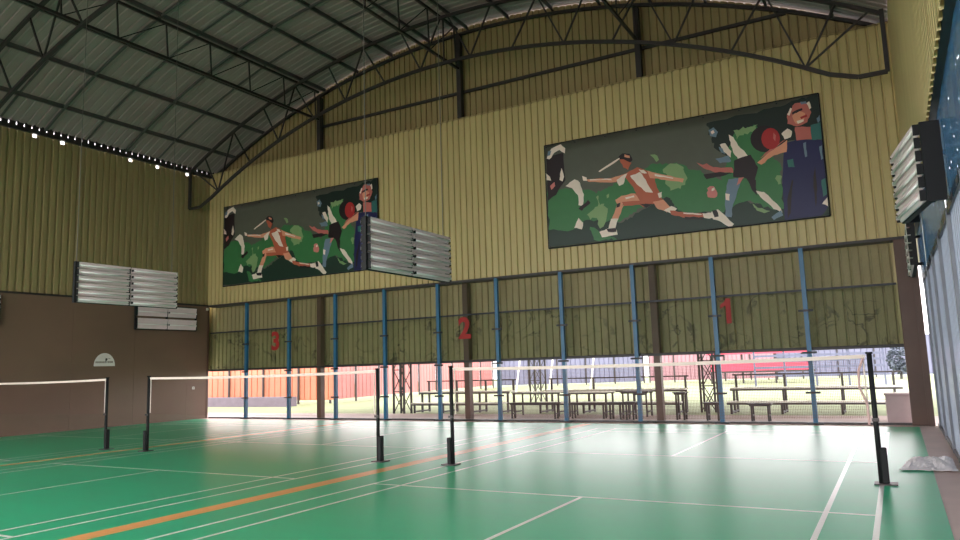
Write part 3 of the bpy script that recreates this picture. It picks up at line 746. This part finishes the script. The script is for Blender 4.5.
table(-7.2, -5.55, 10.6, 0.74, 0.7, 'pale-topped outdoor table near the tall paired lattice pole', 'table', 'outdoor_table', TG, M_plank)
table(-5.35, -4.05, 10.6, 0.72, 0.7, 'pale-topped outdoor table between the blue posts before the bleacher', 'table', 'outdoor_table', TG, M_plank)
table(-6.85, -5.3, 9.55, 0.46, 0.32, 'dark low bench before the pale table by the paired lattice pole', 'bench', 'low_bench', BG, M_bench)
table(-5.0, -3.9, 9.75, 0.44, 0.32, 'dark low bench between two blue posts before the pale table', 'bench', 'low_bench', BG, M_bench)
for i, (x0, x1, y, h, lab) in enumerate(((-3.8, -3.35, 9.6, 0.46, 'dark stool beside the end of the low bench'), (-3.3, -2.95, 9.5, 0.48, 'dark stool just beside a blue post near the brown column'), (-1.95, -1.6, 9.6, 0.72, 'tall dark stool right of the brown column without numeral'),
                          (-1.12, -0.68, 9.4, 0.46, 'low dark stool standing next to the blue post by numeral 1'), (0.0, 0.55, 9.25, 0.44, 'low dark stool between the last two blue posts'))):
    table(x0, x1, y, h, 0.36, lab, 'stool', 'dark_stool', SG, M_bench)
table(-3.75, -2.9, 10.7, 0.72, 0.6, 'small dark outdoor table behind the dark stools', 'table', 'outdoor_table', TG, M_bench)

def lattice_pole(x, y, wd, h, lab):
    t = empty('lattice_pole', (x, y, 0)); tag(t, lab, 'pole', 'steel lattice poles'); a = wd/2
    for sx in (-1, 1):
        for sy in (-1, 1): MB().bar((sx*a, sy*a, -0.03), (sx*a, sy*a, h), 0.06).build('leg', M_bench, t)
    n = max(2, int(h/(wd*1.6)))
    for i in range(n):
        z0, z1 = h*i/n, h*(i+1)/n
        for sy in (-1, 1):
            MB().bar((-a, sy*a, z0), (a, sy*a, z1), 0.025).build('brace', M_bench, t); MB().bar((a, sy*a, z0), (-a, sy*a, z1), 0.025).build('brace', M_bench, t)
        MB().bar((-a, -a, z1), (a, -a, z1), 0.03).build('tie', M_bench, t)
    return t
lattice_pole(-12.3, 11.6, 0.45, 4.6, 'steel lattice pole beside the bleacher nearest the red fence')
lattice_pole(-10.1, 18.4, 0.5, 4.6, 'steel lattice pole standing on the grass behind the pale tables')
lattice_pole(-1.75, 12.9, 0.42, 4.6, 'steel lattice pole between the two bleachers near numeral 1')

# added out-of-view roof that dims the outdoor seating, set on the lattice poles
cn = box('added_shade_roof', M_roof, None, -16.0, 7.0, 9.6, 19.5, 4.6, 4.66); tag(cn, 'added flat roof, out of view, shading the outdoor seating', 'roof', kind='structure')

# crate, shrub, stall, goal frame
t = empty('plywood_crate', (3.3, 9.3, 0)); tag(t, 'pinkish plain crate outside next to the wide brown corner column', 'crate')
box('body', M_crate, t, -0.28, 0.28, -0.3, 0.3, 0.0, 0.62, bevel=0.01); box('lid', M_crate, t, -0.3, 0.3, -0.32, 0.32, 0.62, 0.66)
def shrub(x, y, h, r, lab):
    t = empty('garden_shrub', (x, y, 0)); tag(t, lab, 'shrub'); mb = MB()
    for i in range(900):
        a = random.uniform(0, 2*pi); c = random.uniform(-1, 1); q = random.uniform(0.65, 1)
        p = Vector((r*q*math.sqrt(1-c*c)*math.cos(a), r*q*math.sqrt(1-c*c)*math.sin(a), h*0.55+h*0.45*q*c))
        d1 = Vector((random.gauss(0, 1), random.gauss(0, 1), random.gauss(0, 1))).normalized()*0.12; d2 = d1.cross(Vector((random.gauss(0, 1), random.gauss(0, 1), 1))).normalized()*0.07
        mb.quad(p-d1, p+d2, p+d1, p-d2)
    f = mb.build('foliage', mat('bluish_foliage', (84, 92, 106), 0.7, var=0.3, scale=3), t); f['kind'] = 'stuff'
    MB().tube([(0, 0, -0.03), (0.02, 0, h*0.6)], 0.08, 8).build('trunk', M_bench, t)
shrub(3.45, 44, 2.3, 0.75, 'rounded bluish shrub far off on the grass beside the corner column')
t = empty('canvas_stall', (-4.5, 40, 0)); tag(t, 'low stall with bright red canvas front on the far side of the grass', 'stall')
box('canvas_front', M_canv, t, -3.0, 3.0, -0.1, 0.1, 0.75, 1.35); box('canvas_valance', M_canv, t, -3.2, 3.2, -0.34, -0.3, 1.85, 2.5); box('canvas_roof', M_canv, t, -3.2, 3.2, -0.3, 2.6, 2.45, 2.52); box('counter', M_bench, t, -3.0, 3.4, -0.2, 0.6, 0.68, 0.78)
for x in (-3, -1, 1, 3): box('stall_post', M_bench, t, x-0.05, x+0.05, -0.05, 0.05, -0.03, 2.46)
t = empty('rail_barrier', (-0.6, 34, 0)); tag(t, 'blue-grey barrier of long horizontal rails on the far grass', 'barrier')
M_rail = mat('blue_grey_rail', (96, 100, 124), 0.5)
for z in (0.55, 0.95, 1.3, 1.6, 1.9): box('rail', M_rail, t, -3.2, 3.3, -0.03, 0.03, z, z+0.12)
for x in (-3.2, -1.6, 0.0, 1.6, 3.3): box('barrier_post', M_rail, t, x-0.05, x+0.05, 0.03, 0.12, -0.03, 2.05)
t = empty('goal_frame', (-13.5, 30, 0)); tag(t, 'white pole frame standing on the grass before the blue-grey fence', 'frame')
for X in (-3.2, -1.0, 1.6):
    MB().tube([(X-0.35, 0, -0.03), (X, 0.2, 2.6)], 0.05, 8).build('frame_pole', M_white, t)
MB().tube([(-3.2, 0.2, 2.6), (1.6, 0.2, 2.6)], 0.05, 8).build('crossbar', M_white, t)
